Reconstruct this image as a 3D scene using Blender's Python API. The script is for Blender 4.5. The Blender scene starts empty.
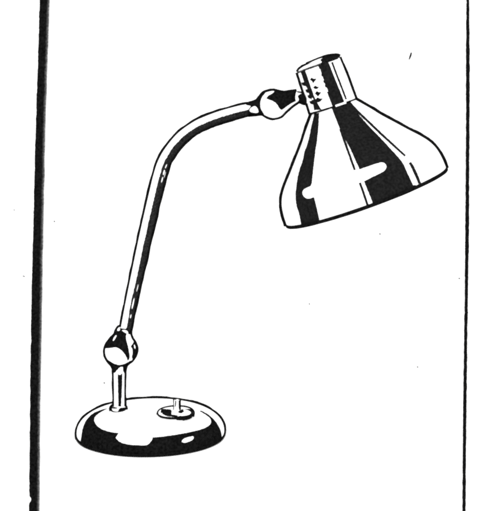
import math, random
# ---------------------------------------------------------------------------
# Every lamp body is a turned or bent solid of round section.  It is listed as
# pairs of opposite edge points (millimetres, x to the right, y downwards from
# the top of the page) lying in the lamp's own upright plane; a point of its
# skin is addressed by (s, th): s runs along the body, th round it.
# ---------------------------------------------------------------------------
EYE = (249.0, -1190.0, 105.0)

def crom(p0, p1, p2, p3, t):
    return 0.5*((2*p1)+(-p0+p2)*t+(2*p0-5*p1+4*p2-p3)*t*t+(-p0+3*p1-3*p2+p3)*t*t*t)

class Body:
    def __init__(self, pairs, inset=0.0, y0=0.0, linear=False):
        P = []
        for ax, ay, bx, by in pairs:
            dx, dy = bx-ax, by-ay
            L = math.hypot(dx, dy) or 1e-6
            k = min(inset, L*0.45)/L
            P.append((ax+dx*k, ay+dy*k, bx-dx*k, by-dy*k))
        self.P, self.n, self.y0, self.linear = P, len(P), y0, linear
        self.len = [0.0]
        N = (self.n-1)*8
        last = self.ab(0)
        for i in range(1, N+1):
            c = self.ab(i/8)
            self.len.append(self.len[-1]+0.5*(math.hypot(c[0]-last[0], c[1]-last[1])+math.hypot(c[2]-last[2], c[3]-last[3])))
            last = c
        self.rmean = max(0.5, max(self.frame(i/8)[1] for i in range(N+1))*0.8)
    def ab(self, s):
        s = max(0.0, min(self.n-1-1e-9, s)); i = int(s); t = s-i
        if self.linear:
            return [self.P[i][k]*(1-t)+self.P[i+1][k]*t for k in range(4)]
        p1, p2 = self.P[i], self.P[i+1]
        p0 = self.P[i-1] if i else [2*p1[k]-p2[k] for k in range(4)]
        p3 = self.P[i+2] if i+2 < self.n else [2*p2[k]-p1[k] for k in range(4)]
        return [crom(p0[k], p1[k], p2[k], p3[k], t) for k in range(4)]
    def frame(self, s):
        ax, ay, bx, by = self.ab(s)
        dx, dy = bx-ax, by-ay
        L = math.hypot(dx, dy) or 1e-6
        return ((ax+bx)/2, (ay+by)/2), L/2, (dx/L, dy/L)
    def pt(self, s, th):
        (cx, cy), r, (wx, wy) = self.frame(s)
        return (cx+r*math.sin(th)*wx, self.y0-r*math.cos(th), cy+r*math.sin(th)*wy)
    def nrm(self, s, th):
        e = 1e-3; s = max(e, min(self.n-1-e, s))
        a, b = self.pt(s-e, th), self.pt(s+e, th)
        c, d = self.pt(s, th-e), self.pt(s, th+e)
        u = [b[k]-a[k] for k in range(3)]; v = [d[k]-c[k] for k in range(3)]
        n = (u[1]*v[2]-u[2]*v[1], u[2]*v[0]-u[0]*v[2], u[0]*v[1]-u[1]*v[0])
        L = math.sqrt(sum(q*q for q in n)) or 1e-9
        n = [q/L for q in n]
        (cx, cy), r, w = self.frame(s)
        o = (math.sin(th)*w[0], -math.cos(th), math.sin(th)*w[1])
        if sum(n[k]*o[k] for k in range(3)) < -0.2: n = [-q for q in n]
        elif abs(sum(n[k]*o[k] for k in range(3))) <= 0.2:      # nearly flat top: point away from the rest of the body
            (ax, ay), _, _ = self.frame(self.n-1 if s < (self.n-1)/2 else 0)
            if n[0]*(cx-ax)+n[2]*(cy-ay) < 0: n = [-q for q in n]
        return tuple(n)
    def L(self, s):
        f = max(0.0, min(len(self.len)-1.001, s*8)); i = int(f)
        return self.len[i]*(1-(f-i))+self.len[i+1]*(f-i)
    def S(self, L):
        import bisect
        i = max(0, min(len(self.len)-2, bisect.bisect(self.len, L)-1))
        d = self.len[i+1]-self.len[i] or 1e-9
        return (i+(L-self.len[i])/d)/8

U = (0.34, 0.9404)
SHADE_E, SHADE_U, NECK = (0.9385, -0.3453), (0.3453, 0.9385), (332.7, 106.0)
SHADE_PROFILE = [(0, 22.6), (8, 29.3), (16, 36.0), (25, 43.0), (37, 53.6), (49, 64.2), (58, 72.4), (66.5, 78.8), (75, 82.7), (85, 84.6), (97, 85.2)]
BASE_X, BASE_Y, BASE_FLOOR = 150.2, 7.0, 437.5
BASE_PROFILE = [(0.2, 73.8), (4, 74.5), (8, 74.2), (12, 72.6), (16, 69.4), (20, 63.9), (23.2, 56.8), (25.8, 46.5), (27.3, 31.0), (27.9, 14.0), (28.1, 0.05)]

def shade_pairs(extra=0.0):
    out = []
    for s, r in SHADE_PROFILE:
        cx, cy = NECK[0]+SHADE_U[0]*s, NECK[1]+SHADE_U[1]*s
        r += extra
        out.append((cx-SHADE_E[0]*r, cy-SHADE_E[1]*r, cx+SHADE_E[0]*r, cy+SHADE_E[1]*r))
    return out

def upright(cx, zr):
    return [(cx-r, y, cx+r, y) for y, r in zr]

ARM_LINE = [(125.4, 330, 11.0), (130.3, 305, 11.4), (138.5, 267, 12.4), (146.6, 230, 13.0), (155.2, 193, 13.2), (159.4, 176, 13.3), (163.4, 163.5, 13.1),
            (169.9, 151.6, 12.8), (181.6, 137.4, 12.6), (195.6, 127.2, 12.6), (206.5, 121.9, 12.6), (222, 116.2, 12.6), (238, 111.7, 12.5), (247.4, 109.35, 11.6), (252.5, 108.2, 8.6)]
def arm_pairs():
    out = []
    n = len(ARM_LINE)
    for i, (x, y, d) in enumerate(ARM_LINE):
        p, q = ARM_LINE[max(0, i-1)], ARM_LINE[min(n-1, i+1)]
        tx, ty = q[0]-p[0], q[1]-p[1]; l = math.hypot(tx, ty); tx, ty = tx/l, ty/l
        out.append((x+ty*d/2, y-tx*d/2, x-ty*d/2, y+tx*d/2))
    return [(a, b, c, d) for a, b, c, d in out]

BODIES = {
 'base': Body([(BASE_X-r, BASE_FLOOR-h, BASE_X+r, BASE_FLOOR-h) for h, r in BASE_PROFILE], 0.9, BASE_Y),
 'post': Body([(113.2, 366, 125.4, 366), (113.0, 372, 125.2, 372), (113.3, 390, 125.0, 390), (113.3, 412, 125.0, 412)], 0.9),
 'foot_collar': Body([(113.0, 406.4, 124.0, 406.4), (111.2, 406.9, 125.8, 406.9), (110.4, 408.3, 126.4, 408.3), (110.6, 411.2, 126.2, 411.2)], 0.8),
 'lower_joint': Body([(118.2, 327.0, 130.8, 328.2), (115.6, 330.0, 131.2, 331.2), (113.7, 334.6, 131.2, 334.6), (109.3, 339.8, 132.8, 339.2), (105.9, 344.2, 135.6, 343.6), (104.3, 349.6, 136.9, 349.0),
                      (104.8, 355.0, 136.1, 354.6), (107.4, 360.0, 132.9, 360.1), (110.9, 364.3, 127.6, 364.2), (112.6, 368.6, 125.8, 368.4), (113.0, 372.5, 125.2, 372.5)], 1.1),
 'arm': Body(arm_pairs(), 0.8),
 'upper_joint': Body([(245.8, 103.6, 248.6, 115.4), (255.7, 100.5, 257.5, 114.6), (259.8, 96.5, 262.2, 114.6), (264.5, 92.1, 266.5, 117.0), (272.3, 90.0, 273.0, 119.0), (279.0, 90.8, 280.5, 117.3),
                      (284.4, 91.6, 286.0, 112.0), (290.0, 91.1, 292.0, 106.8), (296.8, 90.4, 298.2, 102.4)], 1.1),
 'hinge_pin': Body([(295.6, 92.0, 297.2, 102.0), (299.4, 92.4, 300.8, 102.6), (303.2, 93.4, 304.8, 103.8), (310.0, 94.6, 311.6, 103.0)], 0.5),
 'socket_cap': Body([(309.8, 114.0, 356.2, 98.6), (306.8, 104.3, 352.2, 88.2), (303.2, 92.6, 348.2, 77.0), (299.6, 81.0, 343.9, 66.2), (296.9, 72.4, 340.0, 56.9)], 1.0, linear=True),
 'cap_top': Body([(296.6, 72.6, 340.3, 56.9), (299.6, 69.2, 337.6, 55.5), (306.0, 65.1, 331.2, 55.9), (311.4, 62.2, 325.4, 57.1), (318.2, 59.3, 318.4, 59.2)], 0.6),
 'shade': Body(shade_pairs(), 1.0),
 'switch_plate': Body(upright(176.8, [(412.5, 16.2), (410.0, 17.0), (408.0, 17.0), (406.4, 15.6), (405.6, 11.0), (405.4, 0.05)]), 0.0, -17.0),
 'switch_stem': Body(upright(178.0, [(408.5, 3.3), (406.0, 2.9), (396.4, 2.8), (395.6, 2.3), (395.4, 0.05)]), 0.0, -17.0),
}
INK = {  # mostly chrome reflections painted as black ink, holes left as highlights; vent slots real
 'shade': [([(.203,-.768),(.309,-.762),(.426,-.762),(.563,-.741),(.652,-.74),(.763,-.739),(.864,-.741),(1.005,-.735),(1.121,-.722),(1.211,-.72),(1.333,-.721),(1.467,-.714),(1.56,-.711),(1.695,-.712),(1.792,-.712),(1.903,-.711),(2.035,-.707),(2.126,-.709),(2.244,-.706),(2.357,-.707),(2.441,-.712),(2.543,-.712),(2.633,-.718),(2.727,-.711),(2.829,-.719),(2.917,-.715),(2.999,-.715),(3.083,-.71),(3.158,-.716),(3.238,-.713),(3.319,-.715),(3.389,-.717),(3.454,-.714),(3.52,-.723),(3.6,-.719),(3.661,-.722),(3.732,-.722),(3.805,-.722),(3.885,-.714),(3.954,-.715),(4.009,-.719),(4.093,-.713),(4.164,-.716),(4.232,-.714),(4.285,-.717),(4.354,-.715),(4.441,-.714),(4.489,-.715),(4.561,-.716),(4.641,-.71),(4.703,-.714),(4.788,-.71),(4.845,-.713),(4.919,-.713),(4.999,-.708),(5.082,-.712),(5.179,-.709),(5.25,-.709),(5.339,-.704),(5.431,-.704),(5.513,-.706),(5.602,-.706),(5.71,-.703),(5.795,-.7),(5.871,-.704),(5.962,-.703),(6.072,-.702),(6.136,-.703),(6.247,-.7),(6.329,-.703),(6.421,-.708),(6.507,-.713),(6.577,-.719),(6.601,-.736),(6.62,-.747),(6.615,-.765),(6.639,-.779),(6.651,-.796),(6.688,-.815),(6.716,-.835),(6.752,-.841),(6.819,-.852),(6.895,-.857),(7.001,-.862),(7.107,-.856),(7.185,-.857),(7.289,-.847),(7.398,-.838),(7.469,-.832),(7.546,-.817),(7.637,-.807),(7.719,-.788),(7.775,-.77),(7.789,-.752),(7.817,-.737),(7.826,-.722),(7.811,-.71),(7.787,-.698),(7.803,-.683),(7.802,-.669),(7.895,-.67),(8.007,-.666),(8.108,-.669),(8.191,-.664),(8.294,-.665),(8.39,-.664),(8.485,-.666),(8.573,-.663),(8.673,-.667),(8.764,-.665),(8.854,-.667),(8.915,-.665),(8.998,-.666),(9.088,-.67),(9.163,-.67),(9.233,-.671),(9.296,-.673),(9.377,-.673),(9.465,-.675),(9.519,-.675),(9.602,-.679),(9.681,-.68),(9.739,-.681),(9.829,-.685),(9.902,-.686),(9.973,-.685),(9.973,-.7),(9.977,-.716),(9.976,-.73),(9.973,-.746),(9.969,-.758),(9.955,-.775),(9.962,-.789),(9.955,-.805),(9.952,-.824),(9.958,-.837),(9.964,-.853),(9.962,-.872),(9.958,-.889),(9.979,-.91),(9.973,-.929),(9.968,-.946),(9.963,-.967),(9.991,-.983),(9.989,-1.005),(9.896,-.999),(9.82,-.999),(9.749,-.997),(9.669,-.992),(9.577,-.992),(9.5,-.986),(9.42,-.983),(9.338,-.983),(9.245,-.978),(9.172,-.975),(9.077,-.977),(9.005,-.977),(8.933,-.973),(8.832,-.975),(8.746,-.975),(8.652,-.978),(8.58,-.983),(8.499,-.982),(8.419,-.987),(8.313,-.988),(8.24,-.992),(8.155,-.987),(8.044,-.99),(7.947,-.995),(7.87,-.995),(7.771,-.992),(7.641,-.998),(7.557,-.998),(7.441,-1),(7.326,-.999),(7.212,-1.002),(7.095,-1.004),(6.982,-1.009),(6.882,-1.01),(6.804,-1.014),(6.691,-1.015),(6.596,-1.014),(6.504,-1.016),(6.399,-1.017),(6.298,-1.023),(6.197,-1.025),(6.087,-1.032),(6.003,-1.034),(5.888,-1.043),(5.794,-1.039),(5.702,-1.047),(5.593,-1.048),(5.494,-1.057),(5.417,-1.063),(5.336,-1.067),(5.232,-1.072),(5.177,-1.065),(5.089,-1.076),(5.02,-1.077),(4.946,-1.081),(4.874,-1.075),(4.804,-1.076),(4.726,-1.083),(4.648,-1.082),(4.591,-1.084),(4.534,-1.073),(4.491,-1.07),(4.417,-1.071),(4.371,-1.067),(4.309,-1.062),(4.242,-1.069),(4.162,-1.067),(4.099,-1.067),(4.042,-1.066),(3.972,-1.073),(3.904,-1.079),(3.84,-1.078),(3.78,-1.094),(3.716,-1.093),(3.651,-1.098),(3.576,-1.107),(3.531,-1.096),(3.45,-1.103),(3.384,-1.08),(3.312,-1.084),(3.271,-1.073),(3.203,-1.077),(3.134,-1.075),(3.069,-1.078),(3.02,-1.076),(2.952,-1.069),(2.864,-1.076),(2.789,-1.07),(2.724,-1.07),(2.637,-1.064),(2.539,-1.072),(2.454,-1.062),(2.347,-1.067),(2.264,-1.075),(2.155,-1.062),(2.061,-1.066),(1.978,-1.07),(1.87,-1.081),(1.766,-1.087),(1.662,-1.091),(1.585,-1.092),(1.483,-1.1),(1.395,-1.104),(1.267,-1.113),(1.202,-1.11),(1.1,-1.107),(.978,-1.116),(.887,-1.121),(.782,-1.108),(.697,-1.127),(.598,-1.133),(.484,-1.135),(.399,-1.124),(.288,-1.148),(.183,-1.151),(.078,-1.152),(.088,-1.062),(.116,-.981),(.171,-.896),(.179,-.825)],[]),([(.001,-.151),(.111,-.156),(.231,-.14),(.33,-.134),(.473,-.134),(.595,-.134),(.685,-.135),(.815,-.132),(.942,-.125),(1.067,-.125),(1.187,-.119),(1.278,-.122),(1.399,-.118),(1.516,-.113),(1.636,-.111),(1.758,-.112),(1.86,-.107),(1.994,-.11),(2.077,-.107),(2.221,-.107),(2.348,-.102),(2.43,-.1),(2.562,-.102),(2.661,-.099),(2.759,-.097),(2.849,-.095),(2.924,-.093),(3.033,-.088),(3.101,-.087),(3.182,-.085),(3.26,-.078),(3.335,-.074),(3.401,-.075),(3.473,-.07),(3.532,-.065),(3.615,-.066),(3.664,-.063),(3.737,-.061),(3.811,-.057),(3.881,-.054),(3.966,-.055),(4.051,-.052),(4.114,-.047),(4.189,-.049),(4.261,-.045),(4.336,-.043),(4.394,-.042),(4.474,-.04),(4.531,-.037),(4.603,-.039),(4.685,-.041),(4.76,-.036),(4.847,-.035),(4.914,-.035),(4.976,-.035),(5.08,-.035),(5.154,-.035),(5.249,-.035),(5.357,-.032),(5.432,-.033),(5.532,-.034),(5.652,-.031),(5.732,-.033),(5.833,-.032),(5.939,-.028),(6.058,-.029),(6.135,-.027),(6.259,-.028),(6.333,-.025),(6.432,-.029),(6.545,-.027),(6.548,-.017),(6.556,-.002),(6.554,.009),(6.543,.023),(6.544,.034),(6.562,.044),(6.554,.058),(6.564,.07),(6.566,.081),(6.578,.093),(6.576,.106),(6.573,.12),(6.571,.132),(6.585,.146),(6.576,.158),(6.579,.171),(6.593,.182),(6.602,.194),(6.599,.206),(6.628,.218),(6.642,.229),(6.628,.241),(6.64,.252),(6.678,.265),(6.727,.277),(6.776,.283),(6.835,.29),(6.944,.293),(7.027,.296),(7.162,.294),(7.25,.291),(7.352,.282),(7.408,.273),(7.465,.268),(7.54,.252),(7.584,.241),(7.622,.23),(7.635,.221),(7.642,.212),(7.651,.198),(7.673,.189),(7.682,.176),(7.687,.165),(7.699,.151),(7.7,.14),(7.719,.13),(7.736,.117),(7.738,.106),(7.727,.095),(7.74,.084),(7.748,.071),(7.764,.06),(7.79,.05),(7.788,.04),(7.813,.027),(7.821,.015),(7.827,.003),(7.848,-.005),(7.849,-.016),(7.852,-.029),(7.954,-.027),(8.058,-.028),(8.132,-.028),(8.239,-.03),(8.332,-.027),(8.406,-.027),(8.519,-.027),(8.594,-.027),(8.694,-.027),(8.778,-.028),(8.858,-.028),(8.943,-.024),(9.02,-.024),(9.097,-.026),(9.185,-.026),(9.263,-.024),(9.339,-.023),(9.426,-.023),(9.498,-.023),(9.565,-.024),(9.651,-.023),(9.727,-.022),(9.793,-.023),(9.864,-.023),(9.939,-.024),(9.999,-.028),(9.999,-.025),(9.999,-.028),(9.999,-.015),(9.999,-.005),(9.999,.006),(9.999,.015),(9.999,.026),(9.999,.039),(9.999,.05),(9.999,.06),(9.999,.069),(9.999,.083),(9.999,.091),(9.999,.102),(9.999,.114),(9.999,.127),(9.999,.137),(9.999,.147),(9.999,.159),(9.999,.169),(9.999,.18),(9.999,.191),(9.999,.203),(9.999,.215),(9.999,.227),(9.999,.238),(9.999,.25),(9.999,.261),(9.999,.271),(9.999,.283),(9.999,.297),(9.999,.309),(9.999,.32),(9.999,.332),(9.999,.342),(9.999,.356),(9.999,.367),(9.999,.383),(9.999,.394),(9.999,.408),(9.999,.419),(9.999,.431),(9.999,.444),(9.999,.458),(9.999,.472),(9.999,.484),(9.999,.499),(9.999,.513),(9.999,.524),(9.999,.541),(9.999,.557),(9.999,.568),(9.999,.561),(9.999,.559),(9.999,.552),(9.966,.547),(9.882,.539),(9.816,.532),(9.776,.524),(9.763,.512),(9.745,.5),(9.665,.499),(9.585,.5),(9.503,.497),(9.441,.497),(9.368,.497),(9.285,.495),(9.231,.495),(9.166,.496),(9.075,.494),(8.992,.497),(8.917,.493),(8.84,.494),(8.749,.492),(8.666,.493),(8.577,.493),(8.5,.495),(8.411,.493),(8.325,.496),(8.239,.495),(8.131,.498),(8.032,.499),(7.938,.501),(7.828,.503),(7.729,.503),(7.636,.503),(7.495,.503),(7.404,.505),(7.29,.505),(7.198,.503),(7.09,.504),(7.025,.502),(6.928,.503),(6.829,.505),(6.736,.503),(6.64,.501),(6.541,.502),(6.455,.503),(6.351,.503),(6.238,.507),(6.141,.505),(6.061,.503),(5.939,.503),(5.868,.503),(5.755,.509),(5.667,.505),(5.598,.508),(5.503,.508),(5.412,.51),(5.295,.514),(5.214,.515),(5.11,.52),(5.018,.517),(4.938,.52),(4.862,.521),(4.787,.524),(4.723,.522),(4.662,.521),(4.599,.523),(4.522,.526),(4.466,.529),(4.402,.528),(4.34,.526),(4.267,.531),(4.201,.531),(4.143,.532),(4.081,.531),(4.02,.533),(3.947,.531),(3.891,.533),(3.815,.534),(3.75,.536),(3.686,.535),(3.627,.536),(3.547,.541),(3.492,.542),(3.437,.544),(3.353,.545),(3.288,.548),(3.216,.549),(3.154,.55),(3.072,.553),(2.979,.56),(2.893,.563),(2.803,.556),(2.705,.56),(2.611,.565),(2.517,.563),(2.414,.571),(2.319,.565),(2.207,.566),(2.107,.57),(2.013,.573),(1.904,.577),(1.802,.582),(1.693,.581),(1.588,.588),(1.458,.594),(1.34,.602),(1.224,.616),(1.108,.619),(.983,.624),(.852,.641),(.718,.655),(.589,.665),(.464,.679),(.323,.703),(.214,.741),(.088,.776),(.062,.728),(.059,.659),(.067,.595),(.045,.553),(.027,.495),(.055,.443),(.016,.393),(.042,.336),(.02,.292),(.011,.26),(.01,.21),(.009,.162),(.013,.108),(.016,.067),(.012,.024),(.001,-.015),(.001,-.074),(.001,-.108)],[]),([(2.733,-.116),(2.841,-.115),(2.928,-.119),(3.029,-.113),(3.103,-.112),(3.195,-.115),(3.286,-.115),(3.359,-.114),(3.437,-.113),(3.505,-.112),(3.584,-.114),(3.652,-.113),(3.728,-.114),(3.788,-.111),(3.875,-.112),(3.942,-.108),(4.029,-.111),(4.096,-.108),(4.183,-.11),(4.261,-.107),(4.327,-.109),(4.402,-.108),(4.468,-.107),(4.542,-.104),(4.621,-.104),(4.708,-.106),(4.779,-.105),(4.874,-.102),(4.97,-.102),(5.043,-.1),(5.144,-.103),(5.242,-.104),(5.337,-.103),(5.414,-.103),(5.527,-.101),(5.62,-.101),(5.711,-.101),(5.808,-.101),(5.931,-.1),(6.022,-.1),(6.141,-.099),(6.239,-.098),(6.341,-.099),(6.429,-.098),(6.438,-.081),(6.436,-.067),(6.335,-.067),(6.23,-.067),(6.123,-.065),(6.038,-.066),(5.916,-.063),(5.811,-.066),(5.714,-.067),(5.612,-.065),(5.531,-.065),(5.434,-.064),(5.33,-.067),(5.229,-.064),(5.146,-.064),(5.064,-.063),(4.949,-.064),(4.866,-.061),(4.792,-.065),(4.697,-.063),(4.626,-.062),(4.543,-.063),(4.468,-.063),(4.409,-.061),(4.341,-.062),(4.255,-.062),(4.18,-.06),(4.102,-.058),(4.035,-.059),(3.958,-.061),(3.864,-.061),(3.792,-.062),(3.725,-.06),(3.655,-.06),(3.573,-.058),(3.511,-.059),(3.432,-.061),(3.353,-.059),(3.279,-.061),(3.188,-.061),(3.105,-.062),(3.022,-.056),(2.921,-.059),(2.845,-.058),(2.739,-.059),(2.718,-.09)],[]),([(7.857,-.092),(7.96,-.093),(8.049,-.092),(8.162,-.093),(8.266,-.092),(8.355,-.091),(8.447,-.092),(8.543,-.092),(8.599,-.093),(8.701,-.091),(8.77,-.092),(8.841,-.094),(8.93,-.092),(9.013,-.093),(9.076,-.094),(9.166,-.094),(9.237,-.095),(9.317,-.094),(9.377,-.095),(9.455,-.094),(9.526,-.095),(9.605,-.095),(9.655,-.095),(9.735,-.097),(9.805,-.095),(9.871,-.095),(9.946,-.097),(9.963,-.083),(9.948,-.07),(9.888,-.07),(9.804,-.067),(9.738,-.069),(9.674,-.066),(9.609,-.068),(9.539,-.066),(9.463,-.066),(9.395,-.065),(9.319,-.066),(9.257,-.064),(9.173,-.064),(9.092,-.064),(9.026,-.065),(8.945,-.064),(8.846,-.062),(8.771,-.063),(8.703,-.062),(8.612,-.063),(8.536,-.062),(8.447,-.062),(8.359,-.063),(8.257,-.064),(8.175,-.063),(8.061,-.063),(7.971,-.062),(7.856,-.063),(7.86,-.079)],[]),([(.084,.68),(.207,.664),(.317,.661),(.423,.651),(.555,.644),(.658,.633),(.764,.62),(.918,.607),(1.023,.606),(1.126,.61),(1.219,.601),(1.333,.591),(1.431,.596),(1.544,.59),(1.657,.592),(1.79,.58),(1.907,.584),(2.009,.581),(2.122,.582),(2.231,.587),(2.336,.582),(2.429,.586),(2.539,.58),(2.644,.584),(2.739,.583),(2.818,.592),(2.901,.593),(2.999,.586),(3.075,.589),(3.148,.587),(3.24,.586),(3.311,.585),(3.39,.579),(3.462,.582),(3.528,.579),(3.588,.579),(3.669,.578),(3.738,.577),(3.791,.578),(3.881,.574),(3.937,.576),(4.008,.577),(4.081,.571),(4.154,.572),(4.223,.567),(4.282,.571),(4.343,.57),(4.425,.569),(4.47,.571),(4.552,.57),(4.613,.57),(4.681,.573),(4.743,.571),(4.806,.57),(4.873,.572),(4.959,.57),(5.021,.574),(5.108,.568),(5.175,.573),(5.258,.566),(5.332,.568),(5.416,.571),(5.505,.567),(5.589,.566),(5.684,.568),(5.784,.567),(5.87,.566),(5.936,.567),(6.022,.568),(6.134,.568),(6.205,.57),(6.295,.569),(6.397,.569),(6.467,.573),(6.566,.572),(6.674,.572),(6.767,.576),(6.861,.579),(6.96,.579),(7.061,.579),(7.005,.596),(6.958,.619),(6.86,.615),(6.752,.616),(6.667,.613),(6.567,.614),(6.461,.613),(6.377,.614),(6.288,.61),(6.186,.613),(6.11,.614),(6.013,.612),(5.941,.611),(5.84,.617),(5.763,.613),(5.666,.616),(5.57,.618),(5.493,.617),(5.413,.62),(5.306,.623),(5.235,.621),(5.154,.624),(5.093,.624),(5.024,.623),(4.936,.629),(4.875,.627),(4.793,.63),(4.737,.624),(4.676,.625),(4.606,.632),(4.538,.63),(4.474,.631),(4.406,.636),(4.337,.634),(4.263,.635),(4.21,.633),(4.141,.636),(4.076,.641),(4.003,.646),(3.924,.645),(3.857,.643),(3.799,.647),(3.712,.651),(3.647,.65),(3.575,.658),(3.516,.652),(3.441,.659),(3.368,.666),(3.294,.669),(3.23,.669),(3.142,.67),(3.072,.674),(2.984,.675),(2.899,.675),(2.817,.672),(2.733,.678),(2.618,.678),(2.532,.683),(2.412,.685),(2.325,.684),(2.214,.679),(2.105,.681),(2.008,.684),(1.884,.69),(1.789,.694),(1.67,.693),(1.537,.698),(1.429,.704),(1.332,.716),(1.229,.715),(1.122,.73),(1.022,.735),(.915,.739),(.795,.746),(.684,.757),(.567,.776),(.45,.796),(.347,.795),(.217,.831),(.124,.833),(.001,.859),(.049,.756)],[]),([(7.833,.572),(7.924,.571),(8.031,.571),(8.108,.573),(8.204,.571),(8.303,.569),(8.394,.57),(8.474,.57),(8.546,.571),(8.632,.568),(8.75,.568),(8.844,.568),(8.935,.568),(8.997,.569),(9.09,.568),(9.158,.57),(9.25,.569),(9.326,.571),(9.399,.57),(9.471,.571),(9.533,.572),(9.615,.573),(9.684,.57),(9.745,.572),(9.822,.572),(9.836,.588),(9.842,.598),(9.836,.615),(9.76,.616),(9.696,.614),(9.637,.615),(9.549,.617),(9.473,.617),(9.409,.617),(9.321,.618),(9.247,.616),(9.166,.616),(9.101,.618),(9.006,.619),(8.934,.617),(8.851,.617),(8.762,.618),(8.709,.617),(8.623,.618),(8.55,.615),(8.453,.621),(8.382,.619),(8.265,.619),(8.175,.619),(8.066,.618),(7.993,.615),(7.892,.616),(7.793,.616),(7.818,.601),(7.82,.584)],[])],
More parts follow.
